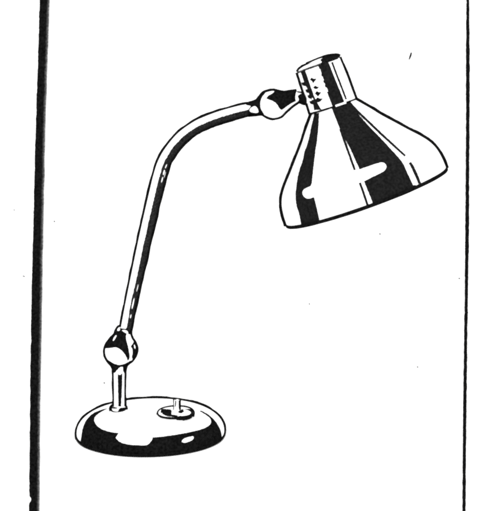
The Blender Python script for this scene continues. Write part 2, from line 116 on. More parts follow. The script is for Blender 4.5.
 'socket_cap': [([(3.916,-.102),(3.905,-.05),(3.915,-.013),(3.929,.032),(3.949,.089),(3.946,.126),(3.955,.185),(3.945,.221),(3.956,.265),(3.957,.323),(3.974,.37),(3.89,.382),(3.792,.407),(3.693,.417),(3.587,.422),(3.494,.414),(3.406,.425),(3.302,.415),(3.207,.425),(3.101,.412),(2.998,.413),(2.92,.418),(2.84,.419),(2.739,.417),(2.665,.421),(2.564,.42),(2.493,.419),(2.404,.428),(2.335,.422),(2.238,.428),(2.172,.423),(2.075,.425),(1.997,.43),(1.909,.429),(1.827,.438),(1.741,.437),(1.658,.437),(1.592,.437),(1.508,.449),(1.419,.441),(1.334,.451),(1.252,.46),(1.153,.461),(1.081,.467),(.992,.453),(.916,.46),(.8,.466),(.717,.467),(.631,.471),(.534,.466),(.457,.466),(.362,.47),(.293,.474),(.209,.471),(.12,.461),(.04,.464),(.042,.416),(.05,.373),(.046,.324),(.049,.276),(.055,.243),(.033,.191),(.049,.16),(.027,.115),(.049,.073),(.052,.03),(.052,-.01),(.052,-.053),(.041,-.093),(.121,-.093),(.223,-.103),(.322,-.098),(.425,-.095),(.509,-.106),(.602,-.103),(.69,-.105),(.77,-.102),(.878,-.109),(.961,-.105),(1.04,-.117),(1.128,-.111),(1.223,-.113),(1.301,-.107),(1.375,-.124),(1.467,-.118),(1.555,-.119),(1.622,-.114),(1.706,-.123),(1.782,-.119),(1.876,-.122),(1.955,-.116),(2.038,-.124),(2.121,-.118),(2.203,-.123),(2.295,-.123),(2.394,-.117),(2.473,-.118),(2.569,-.117),(2.644,-.111),(2.747,-.115),(2.827,-.113),(2.924,-.105),(3,-.101),(3.095,-.11),(3.178,-.11),(3.281,-.105),(3.418,-.099),(3.532,-.1),(3.625,-.098),(3.733,-.095),(3.816,-.104)],[[(3.508,-.12),(3.491,-.062),(3.376,-.07),(3.285,-.074),(3.158,-.076),(3.059,-.078),(2.952,-.092),(2.923,-.129),(3.006,-.135),(3.121,-.126),(3.218,-.126),(3.311,-.123),(3.414,-.112)],[(2.754,-.12),(2.743,-.077),(2.668,-.079),(2.568,-.084),(2.488,-.076),(2.411,-.082),(2.4,-.126),(2.484,-.127),(2.562,-.126),(2.669,-.119)],[(2.193,-.125),(2.173,-.09),(2.084,-.092),(1.999,-.1),(2.025,-.132),(2.109,-.127)],[(1.833,-.131),(1.784,-.079),(1.699,-.065),(1.608,-.06),(1.513,-.064),(1.43,-.061),(1.441,-.123),(1.502,-.123),(1.593,-.121),(1.675,-.131),(1.76,-.126)]]),([(3.767,.521),(3.686,.519),(3.58,.522),(3.482,.518),(3.379,.521),(3.28,.517),(3.209,.522),(3.102,.515),(3.029,.51),(2.929,.515),(2.864,.505),(2.792,.516),(2.711,.511),(2.605,.507),(2.525,.519),(2.426,.515),(2.333,.508),(2.262,.519),(2.168,.514),(2.073,.513),(1.985,.513),(1.918,.517),(1.852,.529),(1.759,.517),(1.681,.524),(1.611,.517),(1.541,.527),(1.452,.527),(1.358,.536),(1.284,.538),(1.195,.539),(1.105,.539),(1.034,.534),(.94,.542),(.87,.538),(.782,.547),(.679,.54),(.617,.54),(.502,.548),(.42,.545),(.34,.548),(.25,.546),(.25,.601),(.266,.655),(.338,.656),(.426,.646),(.527,.666),(.596,.659),(.69,.652),(.781,.651),(.86,.663),(.953,.657),(1.029,.658),(1.11,.653),(1.184,.652),(1.292,.649),(1.378,.646),(1.465,.65),(1.544,.643),(1.626,.636),(1.697,.65),(1.767,.64),(1.835,.639),(1.932,.638),(2.008,.641),(2.084,.635),(2.177,.631),(2.248,.633),(2.34,.623),(2.44,.633),(2.537,.626),(2.627,.625),(2.707,.636),(2.797,.629),(2.869,.638),(2.955,.628),(3.026,.623),(3.115,.633),(3.211,.636),(3.309,.635),(3.414,.634),(3.489,.636),(3.584,.643),(3.687,.648),(3.773,.637),(3.757,.576)],[]),([(3.921,-1.112),(3.886,-1.023),(3.883,-.964),(3.866,-.889),(3.865,-.814),(3.836,-.767),(3.724,-.764),(3.634,-.768),(3.539,-.757),(3.429,-.755),(3.329,-.754),(3.21,-.754),(3.108,-.755),(3.006,-.748),(2.91,-.762),(2.815,-.755),(2.745,-.752),(2.676,-.757),(2.598,-.758),(2.526,-.752),(2.433,-.75),(2.354,-.755),(2.268,-.752),(2.186,-.758),(2.102,-.747),(2.01,-.738),(1.917,-.742),(1.846,-.733),(1.767,-.736),(1.685,-.734),(1.586,-.74),(1.518,-.742),(1.424,-.733),(1.345,-.72),(1.268,-.722),(1.192,-.715),(1.102,-.705),(1.029,-.699),(.929,-.692),(.825,-.676),(.726,-.662),(.635,-.658),(.539,-.642),(.468,-.637),(.357,-.624),(.262,-.614),(.166,-.594),(.085,-.591),(.093,-.637),(.132,-.701),(.155,-.753),(.165,-.811),(.211,-.875),(.209,-.934),(.237,-1.013),(.324,-.996),(.42,-.997),(.518,-.972),(.614,-.972),(.695,-.955),(.79,-.952),(.874,-.953),(.969,-.95),(1.044,-.949),(1.119,-.955),(1.178,-.96),(1.244,-.971),(1.314,-.977),(1.399,-.995),(1.478,-1.005),(1.56,-1.012),(1.644,-1.017),(1.706,-1.017),(1.803,-.997),(1.9,-1.005),(1.989,-.992),(2.06,-.992),(2.14,-1.01),(2.211,-1.005),(2.267,-1.023),(2.342,-1.04),(2.435,-1.066),(2.488,-1.075),(2.584,-1.093),(2.655,-1.104),(2.737,-1.109),(2.829,-1.095),(2.904,-1.104),(3.011,-1.105),(3.107,-1.1),(3.225,-1.108),(3.343,-1.11),(3.426,-1.098),(3.565,-1.107),(3.679,-1.118),(3.792,-1.114)],[[(1.384,-.945),(1.352,-.858),(1.305,-.84),(1.186,-.826),(1.208,-.871),(1.219,-.937),(1.301,-.948)]]),([(2.839,-1.479),(2.828,-1.284),(2.817,-1.189),(2.795,-1.095),(2.795,-1.008),(2.783,-.948),(2.717,-.968),(2.651,-1.001),(2.575,-.999),(2.491,-1.024),(2.427,-1.054),(2.456,-1.128),(2.49,-1.204),(2.536,-1.308),(2.622,-1.421),(2.704,-1.445),(2.751,-1.436)],[]),([(2.183,-1.211),(2.183,-1.121),(2.174,-1.048),(2.158,-.978),(2.144,-.917),(2.147,-.848),(2.082,-.868),(1.995,-.884),(1.925,-.907),(1.862,-.928),(1.794,-.942),(1.818,-.994),(1.849,-1.061),(1.887,-1.127),(1.974,-1.203),(2.045,-1.208),(2.124,-1.207)],[]),([(1.684,-1.175),(1.689,-1.089),(1.665,-1.029),(1.667,-.949),(1.659,-.878),(1.645,-.83),(1.571,-.837),(1.51,-.857),(1.442,-.879),(1.353,-.898),(1.29,-.915),(1.318,-.965),(1.355,-1.041),(1.385,-1.092),(1.469,-1.162),(1.538,-1.175),(1.616,-1.171)],[]),([(1.195,-1.165),(1.18,-1.077),(1.161,-1.005),(1.163,-.931),(1.169,-.882),(1.146,-.822),(1.065,-.838),(1.018,-.859),(.94,-.879),(.847,-.882),(.759,-.911),(.797,-.974),(.847,-1.015),(.872,-1.089),(.973,-1.144),(1.061,-1.161),(1.13,-1.168)],[]),([(3.863,-1.582),(3.832,-1.434),(3.837,-1.301),(3.843,-1.173),(3.839,-1.077),(3.846,-1.008),(3.819,-.925),(3.824,-.864),(3.839,-.802),(3.837,-.74),(3.85,-.686),(3.828,-.62),(3.834,-.57),(3.847,-.514),(3.816,-.458),(3.825,-.398),(3.824,-.351),(3.821,-.309),(3.837,-.266),(3.831,-.223),(3.819,-.181),(3.826,-.13),(3.844,-.088),(3.839,-.041),(3.833,.011),(3.846,.053),(3.824,.102),(3.816,.152),(3.837,.191),(3.834,.246),(3.841,.293),(3.83,.343),(3.84,.382),(3.834,.438),(3.846,.477),(3.835,.533),(3.839,.588),(3.838,.635),(3.839,.698),(3.836,.768),(3.851,.838),(3.848,.91),(3.849,1.008),(3.849,1.108),(3.999,1.122),(3.998,1.002),(3.99,.911),(3.985,.834),(3.992,.777),(3.977,.713),(3.997,.643),(3.999,.586),(3.986,.536),(3.981,.478),(3.986,.435),(3.975,.391),(3.989,.333),(3.995,.294),(3.983,.24),(3.98,.191),(3.999,.147),(3.989,.109),(3.99,.056),(3.988,.013),(3.98,-.034),(3.977,-.087),(3.981,-.129),(3.985,-.184),(3.979,-.231),(3.978,-.269),(3.984,-.31),(3.989,-.351),(3.991,-.401),(3.986,-.451),(3.996,-.488),(3.999,-.533),(3.999,-.574),(3.999,-.623),(3.996,-.682),(3.999,-.741),(3.999,-.809),(3.999,-.878),(3.991,-.931),(3.997,-1.016),(3.999,-1.085),(3.981,-1.167),(3.996,-1.278),(3.999,-1.432),(3.999,-1.582)],[]),([(.001,-1.582),(.001,-1.556),(.001,-1.425),(.001,-1.287),(.001,-1.172),(.001,-1.095),(.001,-1.02),(.001,-.963),(.001,-.898),(.001,-.833),(.001,-.786),(.001,-.736),(.001,-.681),(.001,-.628),(.001,-.572),(.001,-.533),(.001,-.484),(.001,-.434),(.001,-.397),(.001,-.351),(.001,-.304),(.001,-.259),(.001,-.228),(.001,-.187),(.001,-.141),(.009,-.141),(.104,-.138),(.094,-.182),(.088,-.23),(.095,-.271),(.098,-.305),(.109,-.351),(.097,-.399),(.104,-.439),(.106,-.479),(.099,-.531),(.112,-.581),(.092,-.628),(.092,-.682),(.097,-.73),(.096,-.789),(.097,-.849),(.106,-.892),(.121,-.96),(.109,-1.014),(.119,-1.083),(.117,-1.16),(.114,-1.26),(.117,-1.387),(.069,-1.582),(.137,-1.582),(.001,-1.582)],[]),([(.001,.453),(.001,.495),(.001,.546),(.001,.594),(.001,.637),(.001,.689),(.001,.745),(.001,.806),(.001,.86),(.001,.929),(.001,1.016),(.001,1.111),(.001,1.242),(.001,1.425),(.001,1.451),(.069,1.451),(.076,1.268),(.088,1.115),(.07,1.003),(.08,.944),(.075,.866),(.074,.798),(.076,.737),(.072,.692),(.076,.621),(.084,.569),(.103,.511),(.085,.462),(.014,.46)],[])],
 'vent_slot': [[(2.847,-.695),(2.87,-.641),(2.917,-.605),(2.968,-.552),(2.854,-.519),(2.809,-.476),(2.783,-.428),(2.765,-.394),(2.737,-.35),(2.679,-.381),(2.642,-.411),(2.58,-.461),(2.539,-.508),(2.498,-.535),(2.443,-.584),(2.521,-.592),(2.612,-.594),(2.692,-.62),(2.774,-.656)],[(2.157,-.667),(2.169,-.604),(2.219,-.552),(2.232,-.503),(2.13,-.466),(2.084,-.434),(2.064,-.396),(2.053,-.346),(1.993,-.386),(1.934,-.438),(1.915,-.485),(1.936,-.548),(1.982,-.595),(2.08,-.633)],[(1.617,-.663),(1.667,-.624),(1.709,-.589),(1.75,-.554),(1.79,-.523),(1.733,-.499),(1.672,-.476),(1.626,-.438),(1.607,-.388),(1.573,-.343),(1.504,-.374),(1.457,-.412),(1.405,-.459),(1.349,-.506),(1.31,-.563),(1.374,-.578),(1.436,-.591),(1.508,-.615),(1.566,-.647)],[(1.115,-.781),(1.151,-.733),(1.194,-.677),(1.236,-.641),(1.265,-.593),(1.224,-.552),(1.163,-.527),(1.11,-.475),(1.083,-.443),(1.074,-.396),(1.047,-.358),(.988,-.397),(.92,-.447),(.85,-.506),(.847,-.552),(.817,-.605),(.872,-.67),(.952,-.712),(1.048,-.743)]],
 'cap_top': [([(1.747,.032),(1.997,.106),(2.403,.226),(2.709,.402),(3.146,.972),(2.983,.954),(2.847,1.007),(2.712,1.033),(2.644,1.111),(2.44,1.163),(2.237,1.216),(2.102,1.242),(1.898,1.268),(1.763,1.294),(1.627,1.294),(1.492,1.32),(1.356,1.32),(1.153,1.346),(1.017,1.373),(.814,1.399),(.611,1.425),(.34,1.425),(.001,1.346),(.001,1.163),(.001,1.007),(.001,.928),(.001,.85),(.001,.797),(.001,.745),(.001,.693),(.001,.614),(.001,.562),(.001,.51),(.001,.458),(.001,.431),(.001,.379),(.001,.331),(.001,.279),(.001,.244),(.001,.188),(.001,.144),(.001,.092),(.001,.039),(.001,.012),(.001,.041),(.202,.067),(.536,.089),(.947,.071),(1.387,.05)],[])],
 'base': [([(7.16,-1.699),(7.094,-1.681),(7.018,-1.677),(6.919,-1.684),(6.849,-1.673),(6.741,-1.674),(6.666,-1.658),(6.601,-1.652),(6.491,-1.648),(6.409,-1.635),(6.335,-1.626),(6.25,-1.606),(6.136,-1.616),(6.052,-1.594),(5.935,-1.601),(5.837,-1.584),(5.765,-1.549),(5.685,-1.534),(5.566,-1.532),(5.47,-1.508),(5.394,-1.485),(5.295,-1.45),(5.167,-1.434),(5.072,-1.405),(4.953,-1.392),(4.853,-1.375),(4.736,-1.353),(4.65,-1.331),(4.514,-1.314),(4.433,-1.29),(4.318,-1.267),(4.166,-1.25),(4.068,-1.23),(3.901,-1.214),(3.782,-1.198),(3.644,-1.179),(3.441,-1.171),(3.325,-1.159),(3.155,-1.148),(3,-1.127),(2.791,-1.124),(2.674,-1.112),(2.459,-1.109),(2.255,-1.101),(2.015,-1.095),(1.734,-1.098),(1.486,-1.096),(1.235,-1.106),(1.007,-1.104),(.702,-1.124),(.571,-1.104),(.284,-1.099),(.047,-1.087),(.001,-1.064),(.001,-1.033),(.001,-1.007),(.001,-.98),(.001,-.954),(.001,-.928),(.001,-.902),(.001,-.876),(.001,-.85),(.001,-.824),(.001,-.797),(.001,-.771),(.001,-.745),(.001,-.719),(.001,-.693),(.001,-.667),(.001,-.641),(.001,-.614),(.001,-.588),(.001,-.562),(.001,-.536),(.001,-.51),(.001,-.484),(.001,-.458),(.001,-.431),(.001,-.405),(.001,-.379),(.001,-.353),(.001,-.327),(.001,-.301),(.001,-.275),(.001,-.248),(.001,-.222),(.001,-.196),(.001,-.17),(.001,-.144),(.001,-.118),(.001,-.092),(.001,-.065),(.001,-.039),(.001,-.013),(.001,.013),(.001,.039),(.001,.065),(.001,.092),(.001,.118),(.001,.144),(.001,.17),(.001,.196),(.001,.222),(.001,.248),(.001,.275),(.001,.301),(.001,.327),(.001,.353),(.001,.379),(.001,.405),(.001,.431),(.001,.458),(.001,.484),(.001,.51),(.001,.536),(.001,.562),(.001,.588),(.001,.614),(.001,.641),(.001,.667),(.001,.693),(.001,.719),(.001,.745),(.001,.771),(.001,.797),(.001,.824),(.001,.85),(.001,.876),(.001,.902),(.001,.928),(.001,.954),(.001,.98),(.001,1.007),(.001,1.033),(.001,1.059),(.001,1.085),(.001,1.111),(.001,1.137),(.001,1.163),(.001,1.19),(.001,1.216),(.001,1.242),(.001,1.268),(.001,1.294),(.001,1.32),(.001,1.346),(.001,1.373),(.001,1.398),(.455,1.368),(.943,1.335),(1.123,1.34),(1.417,1.337),(1.653,1.33),(1.844,1.333),(2.114,1.329),(2.286,1.33),(2.555,1.33),(2.737,1.332),(2.961,1.334),(3.16,1.335),(3.391,1.337),(3.568,1.346),(3.809,1.348),(3.963,1.358),(4.137,1.373),(4.305,1.379),(4.433,1.384),(4.549,1.387),(4.666,1.402),(4.798,1.412),(4.915,1.42),(5.061,1.432),(5.181,1.433),(5.295,1.446),(5.415,1.463),(5.516,1.464),(5.649,1.491),(5.745,1.489),(5.868,1.509),(5.967,1.519),(6.076,1.527),(6.178,1.538),(6.271,1.551),(6.363,1.567),(6.482,1.581),(6.579,1.59),(6.648,1.56),(6.707,1.52),(6.615,1.489),(6.515,1.484),(6.411,1.472),(6.288,1.443),(6.178,1.429),(6.088,1.427),(5.991,1.416),(5.839,1.394),(5.746,1.389),(5.624,1.374),(5.493,1.373),(5.352,1.356),(5.204,1.338),(5.092,1.323),(4.954,1.293),(4.831,1.271),(4.68,1.222),(4.586,1.183),(4.517,1.153),(4.5,1.117),(4.44,1.084),(4.445,1.062),(4.427,1.03),(4.391,1.001),(4.392,.981),(4.381,.954),(4.4,.929),(4.402,.907),(4.385,.881),(4.37,.859),(4.403,.841),(4.388,.815),(4.42,.798),(4.414,.781),(4.398,.757),(4.419,.739),(4.427,.72),(4.42,.707),(4.406,.691),(4.436,.676),(4.396,.656),(4.44,.64),(4.403,.625),(4.391,.606),(4.444,.591),(4.394,.573),(4.402,.559),(4.426,.544),(4.381,.525),(4.411,.507),(4.42,.494),(4.387,.477),(4.376,.463),(4.374,.446),(4.368,.43),(4.353,.415),(4.393,.401),(4.371,.389),(4.343,.374),(4.344,.357),(4.356,.342),(4.349,.327),(4.348,.311),(4.309,.299),(4.326,.282),(4.276,.267),(4.285,.253),(4.289,.238),(4.249,.227),(4.286,.211),(4.271,.2),(4.249,.185),(4.261,.174),(4.226,.16),(4.255,.145),(4.213,.132),(4.24,.117),(4.224,.105),(4.031,.104),(3.832,.099),(3.635,.091),(3.556,.086),(3.432,.077),(3.257,.068),(3.079,.06),(2.94,.046),(2.835,.035),(2.768,.022),(2.767,.009),(2.711,-.005),(2.739,-.017),(2.729,-.028),(2.719,-.04),(2.729,-.053),(2.747,-.062),(2.765,-.076),(2.768,-.086),(2.77,-.099),(2.747,-.113),(2.776,-.13),(2.755,-.143),(2.74,-.157),(2.782,-.171),(2.776,-.187),(2.838,-.201),(2.807,-.214),(2.839,-.23),(2.857,-.242),(2.933,-.256),(2.95,-.269),(2.948,-.282),(2.984,-.297),(3.023,-.308),(3.14,-.323),(3.199,-.339),(3.277,-.357),(3.418,-.368),(3.545,-.382),(3.622,-.395),(3.729,-.404),(3.858,-.42),(4.044,-.416),(4.167,-.412),(4.275,-.412),(4.423,-.41),(4.569,-.408),(4.721,-.404),(4.71,-.422),(4.714,-.438),(4.704,-.456),(4.691,-.472),(4.673,-.487),(4.705,-.504),(4.676,-.523),(4.697,-.539),(4.689,-.558),(4.72,-.575),(4.701,-.594),(4.7,-.61),(4.738,-.636),(4.772,-.653),(4.774,-.672),(4.775,-.693),(4.789,-.717),(4.822,-.745),(4.874,-.773),(4.941,-.802),(4.951,-.824),(4.991,-.848),(5.056,-.879),(5.093,-.905),(5.19,-.937),(5.219,-.965),(5.3,-.992),(5.399,-1.034),(5.467,-1.078),(5.547,-1.113),(5.645,-1.157),(5.767,-1.195),(5.868,-1.249),(5.991,-1.274),(6.083,-1.31),(6.159,-1.328),(6.254,-1.344),(6.342,-1.37),(6.424,-1.394),(6.487,-1.411),(6.559,-1.421),(6.652,-1.452),(6.716,-1.472),(6.79,-1.491),(6.854,-1.515),(6.922,-1.538),(6.967,-1.582),(7.024,-1.604),(7.072,-1.638),(7.126,-1.662)],[[(2.871,.502),(3.1,.511),(3.257,.524),(3.347,.538),(3.432,.55),(3.498,.568),(3.52,.586),(3.555,.602),(3.569,.62),(3.582,.64),(3.56,.652),(3.572,.667),(3.575,.682),(3.553,.698),(3.417,.7),(3.248,.698),(3.061,.685),(2.958,.671),(2.817,.654),(2.8,.636),(2.696,.618),(2.707,.602),(2.663,.588),(2.62,.574),(2.611,.563),(2.603,.546),(2.642,.532),(2.77,.515)]])],
 'lower_joint': [([(4.748,-1.451),(4.532,-1.451),(4.389,-1.451),(4.245,-1.477),(4.101,-1.503),(3.957,-1.503),(3.813,-1.529),(3.669,-1.556),(3.525,-1.556),(3.382,-1.582),(3.238,-1.582),(3.022,-1.556),(2.878,-1.582),(2.662,-1.556),(2.518,-1.556),(2.375,-1.503),(2.231,-1.556),(2.015,-1.503),(1.903,-1.533),(1.727,-1.477),(1.528,-1.446),(1.389,-1.422),(1.125,-1.103),(1.038,-.768),(.885,-.625),(.633,-.55),(.592,-.396),(.669,-.234),(.719,-.137),(.784,.01),(.928,.125),(1.052,.255),(1.176,.419),(1.362,.551),(1.482,.694),(1.742,.631),(1.93,.597),(2.182,.592),(2.33,.616),(2.5,.604),(2.692,.632),(2.842,.636),(3.009,.655),(3.226,.653),(3.407,.668),(3.622,.649),(3.847,.652),(4.012,.667),(4.217,.66),(4.363,.658),(4.567,.677),(4.751,.676),(4.935,.682),(5.087,.687),(5.28,.715),(5.461,.733),(5.647,.748),(5.851,.764),(6.111,.799),(6.263,.791),(6.41,.809),(6.554,.808),(6.611,.743),(6.777,.738),(6.553,.649),(6.285,.586),(6.104,.552),(5.926,.5),(5.772,.447),(5.578,.426),(5.394,.379),(5.225,.324),(5.032,.278),(4.921,.235),(4.743,.184),(4.625,.126),(4.514,.071),(4.377,-.002),(4.311,-.054),(4.229,-.122),(4.17,-.188),(4.159,-.271),(4.156,-.348),(4.206,-.424),(4.254,-.505),(4.306,-.597),(4.351,-.704),(4.409,-.806),(4.451,-.918),(4.523,-1.05),(4.611,-1.253)],[[(2.897,-.834),(2.771,-.854),(2.622,-.915),(2.517,-.978),(2.292,-1.009),(2.192,-.993),(2.038,-.974),(1.876,-.901),(2.014,-.747),(2.182,-.699),(2.327,-.708),(2.445,-.676),(2.642,-.669),(2.789,-.681),(2.915,-.679)]]),([(4.142,.867),(4.036,.958),(3.912,1.026),(3.834,1.148),(3.714,1.264),(3.647,1.408),(3.597,1.765),(3.454,1.765),(3.31,1.765),(3.525,1.765),(3.669,1.739),(3.813,1.739),(3.957,1.712),(4.029,1.712),(4.173,1.686),(4.317,1.686),(4.461,1.686),(4.532,1.66),(4.676,1.66),(4.82,1.66),(5.036,1.634),(5.108,1.634),(5.324,1.608),(5.396,1.608),(5.468,1.608),(5.611,1.582),(5.755,1.582),(5.899,1.556),(6.043,1.529),(6.115,1.529),(6.259,1.529),(6.331,1.503),(6.546,1.503),(6.69,1.477),(6.762,1.399),(6.565,1.236),(6.302,1.05),(6.027,.987),(5.793,.973),(5.597,.997),(5.447,.984),(5.263,.989),(5.064,.973),(4.856,.983),(4.725,.966),(4.587,.963),(4.445,.91),(4.282,.884)],[[(4.132,1.266),(4.146,1.457),(4.353,1.468),(4.598,1.507),(4.743,1.471),(4.876,1.336),(4.64,1.253),(4.46,1.235),(4.317,1.263)]]),([(1.008,-1.529),(.864,-1.556),(.648,-1.582),(.728,-1.274),(.968,-1.046),(.948,-.74),(.839,-.654),(.703,-.587),(.495,-.59),(.205,-.938),(.039,-.722),(.001,-.51),(.001,-.327),(.001,-.118),(.001,.092),(.001,.327),(.001,.562),(.015,.776),(.143,1.054),(.514,1.451),(.864,1.634),(1.224,1.608),(1.511,1.608),(1.727,1.634),(2.015,1.66),(1.827,1.212),(1.643,.925),(1.403,.888),(1.109,.847),(.821,.707),(.628,.574),(.547,.41),(.45,.204),(.466,-.035),(.584,-.135),(.777,-.22),(.952,-.396),(1.051,-.544),(1.157,-.662),(1.272,-.851),(1.354,-1.044),(1.211,-1.32),(1.152,-1.503)],[]),([(6.618,-1.268),(6.762,-1.268),(6.765,-1.076),(6.834,-.946),(6.864,-.852),(6.951,-.755),(7.083,-.661),(7.252,-.59),(7.343,-.49),(7.441,-.422),(7.441,-.326),(7.516,-.21),(7.644,-.127),(7.688,.01),(7.677,.121),(7.661,.235),(7.631,.329),(7.585,.45),(7.501,.536),(7.434,.634),(7.336,.687),(7.224,.736),(7.127,.761),(7.069,.875),(6.945,.924),(6.853,1.008),(6.888,1.166),(6.954,1.48),(6.762,1.425),(6.906,1.451),(7.05,1.399),(7.122,1.373),(7.194,1.346),(7.266,1.294),(7.41,1.268),(7.553,1.268),(7.769,1.32),(8.129,1.477),(8.345,1.529),(8.632,1.556),(8.92,1.582),(9.136,1.582),(9.424,1.608),(9.639,1.608),(9.855,1.608),(9.999,1.608),(9.762,1.159),(9.584,.978),(9.364,.907),(9.13,.843),(8.895,.82),(8.62,.775),(8.37,.695),(8.325,.453),(8.359,.279),(8.475,.21),(8.575,.083),(8.751,-.024),(8.925,-.106),(9.075,-.214),(9.187,-.374),(9.344,-.483),(9.464,-.81),(9.711,-1.346),(9.567,-1.399),(9.28,-1.399),(8.992,-1.346),(8.704,-1.346),(8.417,-1.32),(8.201,-1.294),(7.841,-1.242),(7.625,-1.19),(7.41,-1.19),(7.266,-1.216),(7.122,-1.242),(6.978,-1.268),(6.834,-1.268)],[])],
 'post': [([(1.051,-.187),(1.091,-.006),(1.123,.193),(1.116,.39),(1.051,.591),(1.001,.746),(1.097,.77),(1.157,.761),(1.223,.777),(1.296,.796),(1.346,.747),(1.406,.785),(1.461,.724),(1.512,.749),(1.564,.797),(1.622,.745),(1.666,.781),(1.71,.778),(1.763,.729),(1.811,.731),(1.85,.717),(1.907,.713),(1.949,.675),(1.992,.691),(2.045,.689),(2.083,.691),(2.126,.637),(2.183,.688),(2.233,.66),(2.267,.664),(2.316,.63),(2.355,.576),(2.408,.567),(2.448,.547),(2.489,.591),(2.537,.58),(2.573,.544),(2.623,.494),(2.661,.545),(2.704,.505),(2.706,.276),(2.701,.122),(2.699,-.079),(2.658,-.092),(2.612,-.092),(2.564,-.064),(2.53,-.113),(2.481,-.064),(2.434,-.094),(2.389,-.091),(2.352,-.088),(2.307,-.122),(2.265,-.11),(2.212,-.119),(2.166,-.096),(2.114,-.103),(2.074,-.144),(2.028,-.17),(1.981,-.161),(1.937,-.154),(1.888,-.127),(1.844,-.148),(1.79,-.152),(1.745,-.154),(1.704,-.162),(1.652,-.132),(1.607,-.139),(1.555,-.174),(1.509,-.165),(1.466,-.167),(1.416,-.143),(1.365,-.198),(1.298,-.184),(1.239,-.185),(1.192,-.164),(1.123,-.164)],[]),([(.153,-1.399),(.245,-1.043),(.41,-.823),(.548,-.636),(.635,-.544),(.765,-.397),(.87,-.52),(.961,-.66),(1.014,-.838),(1.061,-1.483),(.966,-1.32),(.87,-1.318),(.763,-1.425),(.611,-1.425),(.426,-1.434)],[]),([(.035,.809),(.075,1.078),(.255,1.608),(.204,1.634),(.458,1.634),(.662,1.634),(.814,1.634),(.916,1.634),(.966,1.634),(1.068,1.634),(1.119,1.634),(1.005,1.18),(.933,1.071),(.847,.963),(.682,.892),(.541,.922),(.287,.848)],[])],
 'foot_collar': [([(2.22,.071),(1.623,.116),(1.196,.205),(.891,.28),(.423,.577),(.651,.783),(.784,1.024),(1.007,1.191),(1.159,1.395),(1.627,1.712),(1.576,1.712),(1.881,1.66),(2.237,1.608),(2.592,1.608),(2.897,1.608),(2.999,1.556),(2.999,1.451),(2.999,1.32),(2.999,1.163),(2.999,.954),(2.999,.797),(2.999,.667),(2.999,.51),(2.999,.379),(2.999,.274),(2.999,.118),(2.999,.115),(2.638,.071)],[]),([(1.525,-1.556),(1.83,-1.477),(2.135,-1.425),(2.491,-1.373),(2.796,-1.373),(2.999,-1.268),(2.999,-.824),(2.999,-.667),(2.999,-.457),(2.999,-.327),(2.999,-.196),(2.999,-.048),(2.999,.052),(2.999,.216),(2.814,.188),(2.445,.194),(2.43,.068),(2.445,-.052),(2.464,-.166),(2.466,-.377),(2.446,-.464),(2.414,-.624),(2.311,-.776),(1.999,-.899),(1.683,-.976),(.865,-1.172),(1.373,-1.608)],[]),([(1.674,-1.264),(1.538,-.868),(1.496,-.646),(1.358,-.419),(1.234,-.253),(1.142,-.062),(.403,-.097),(.001,-.17),(.001,-.405),(.001,-.719),(.216,-1.03),(.542,-1.301),(1.068,-1.686),(1.328,-1.53)],[])],
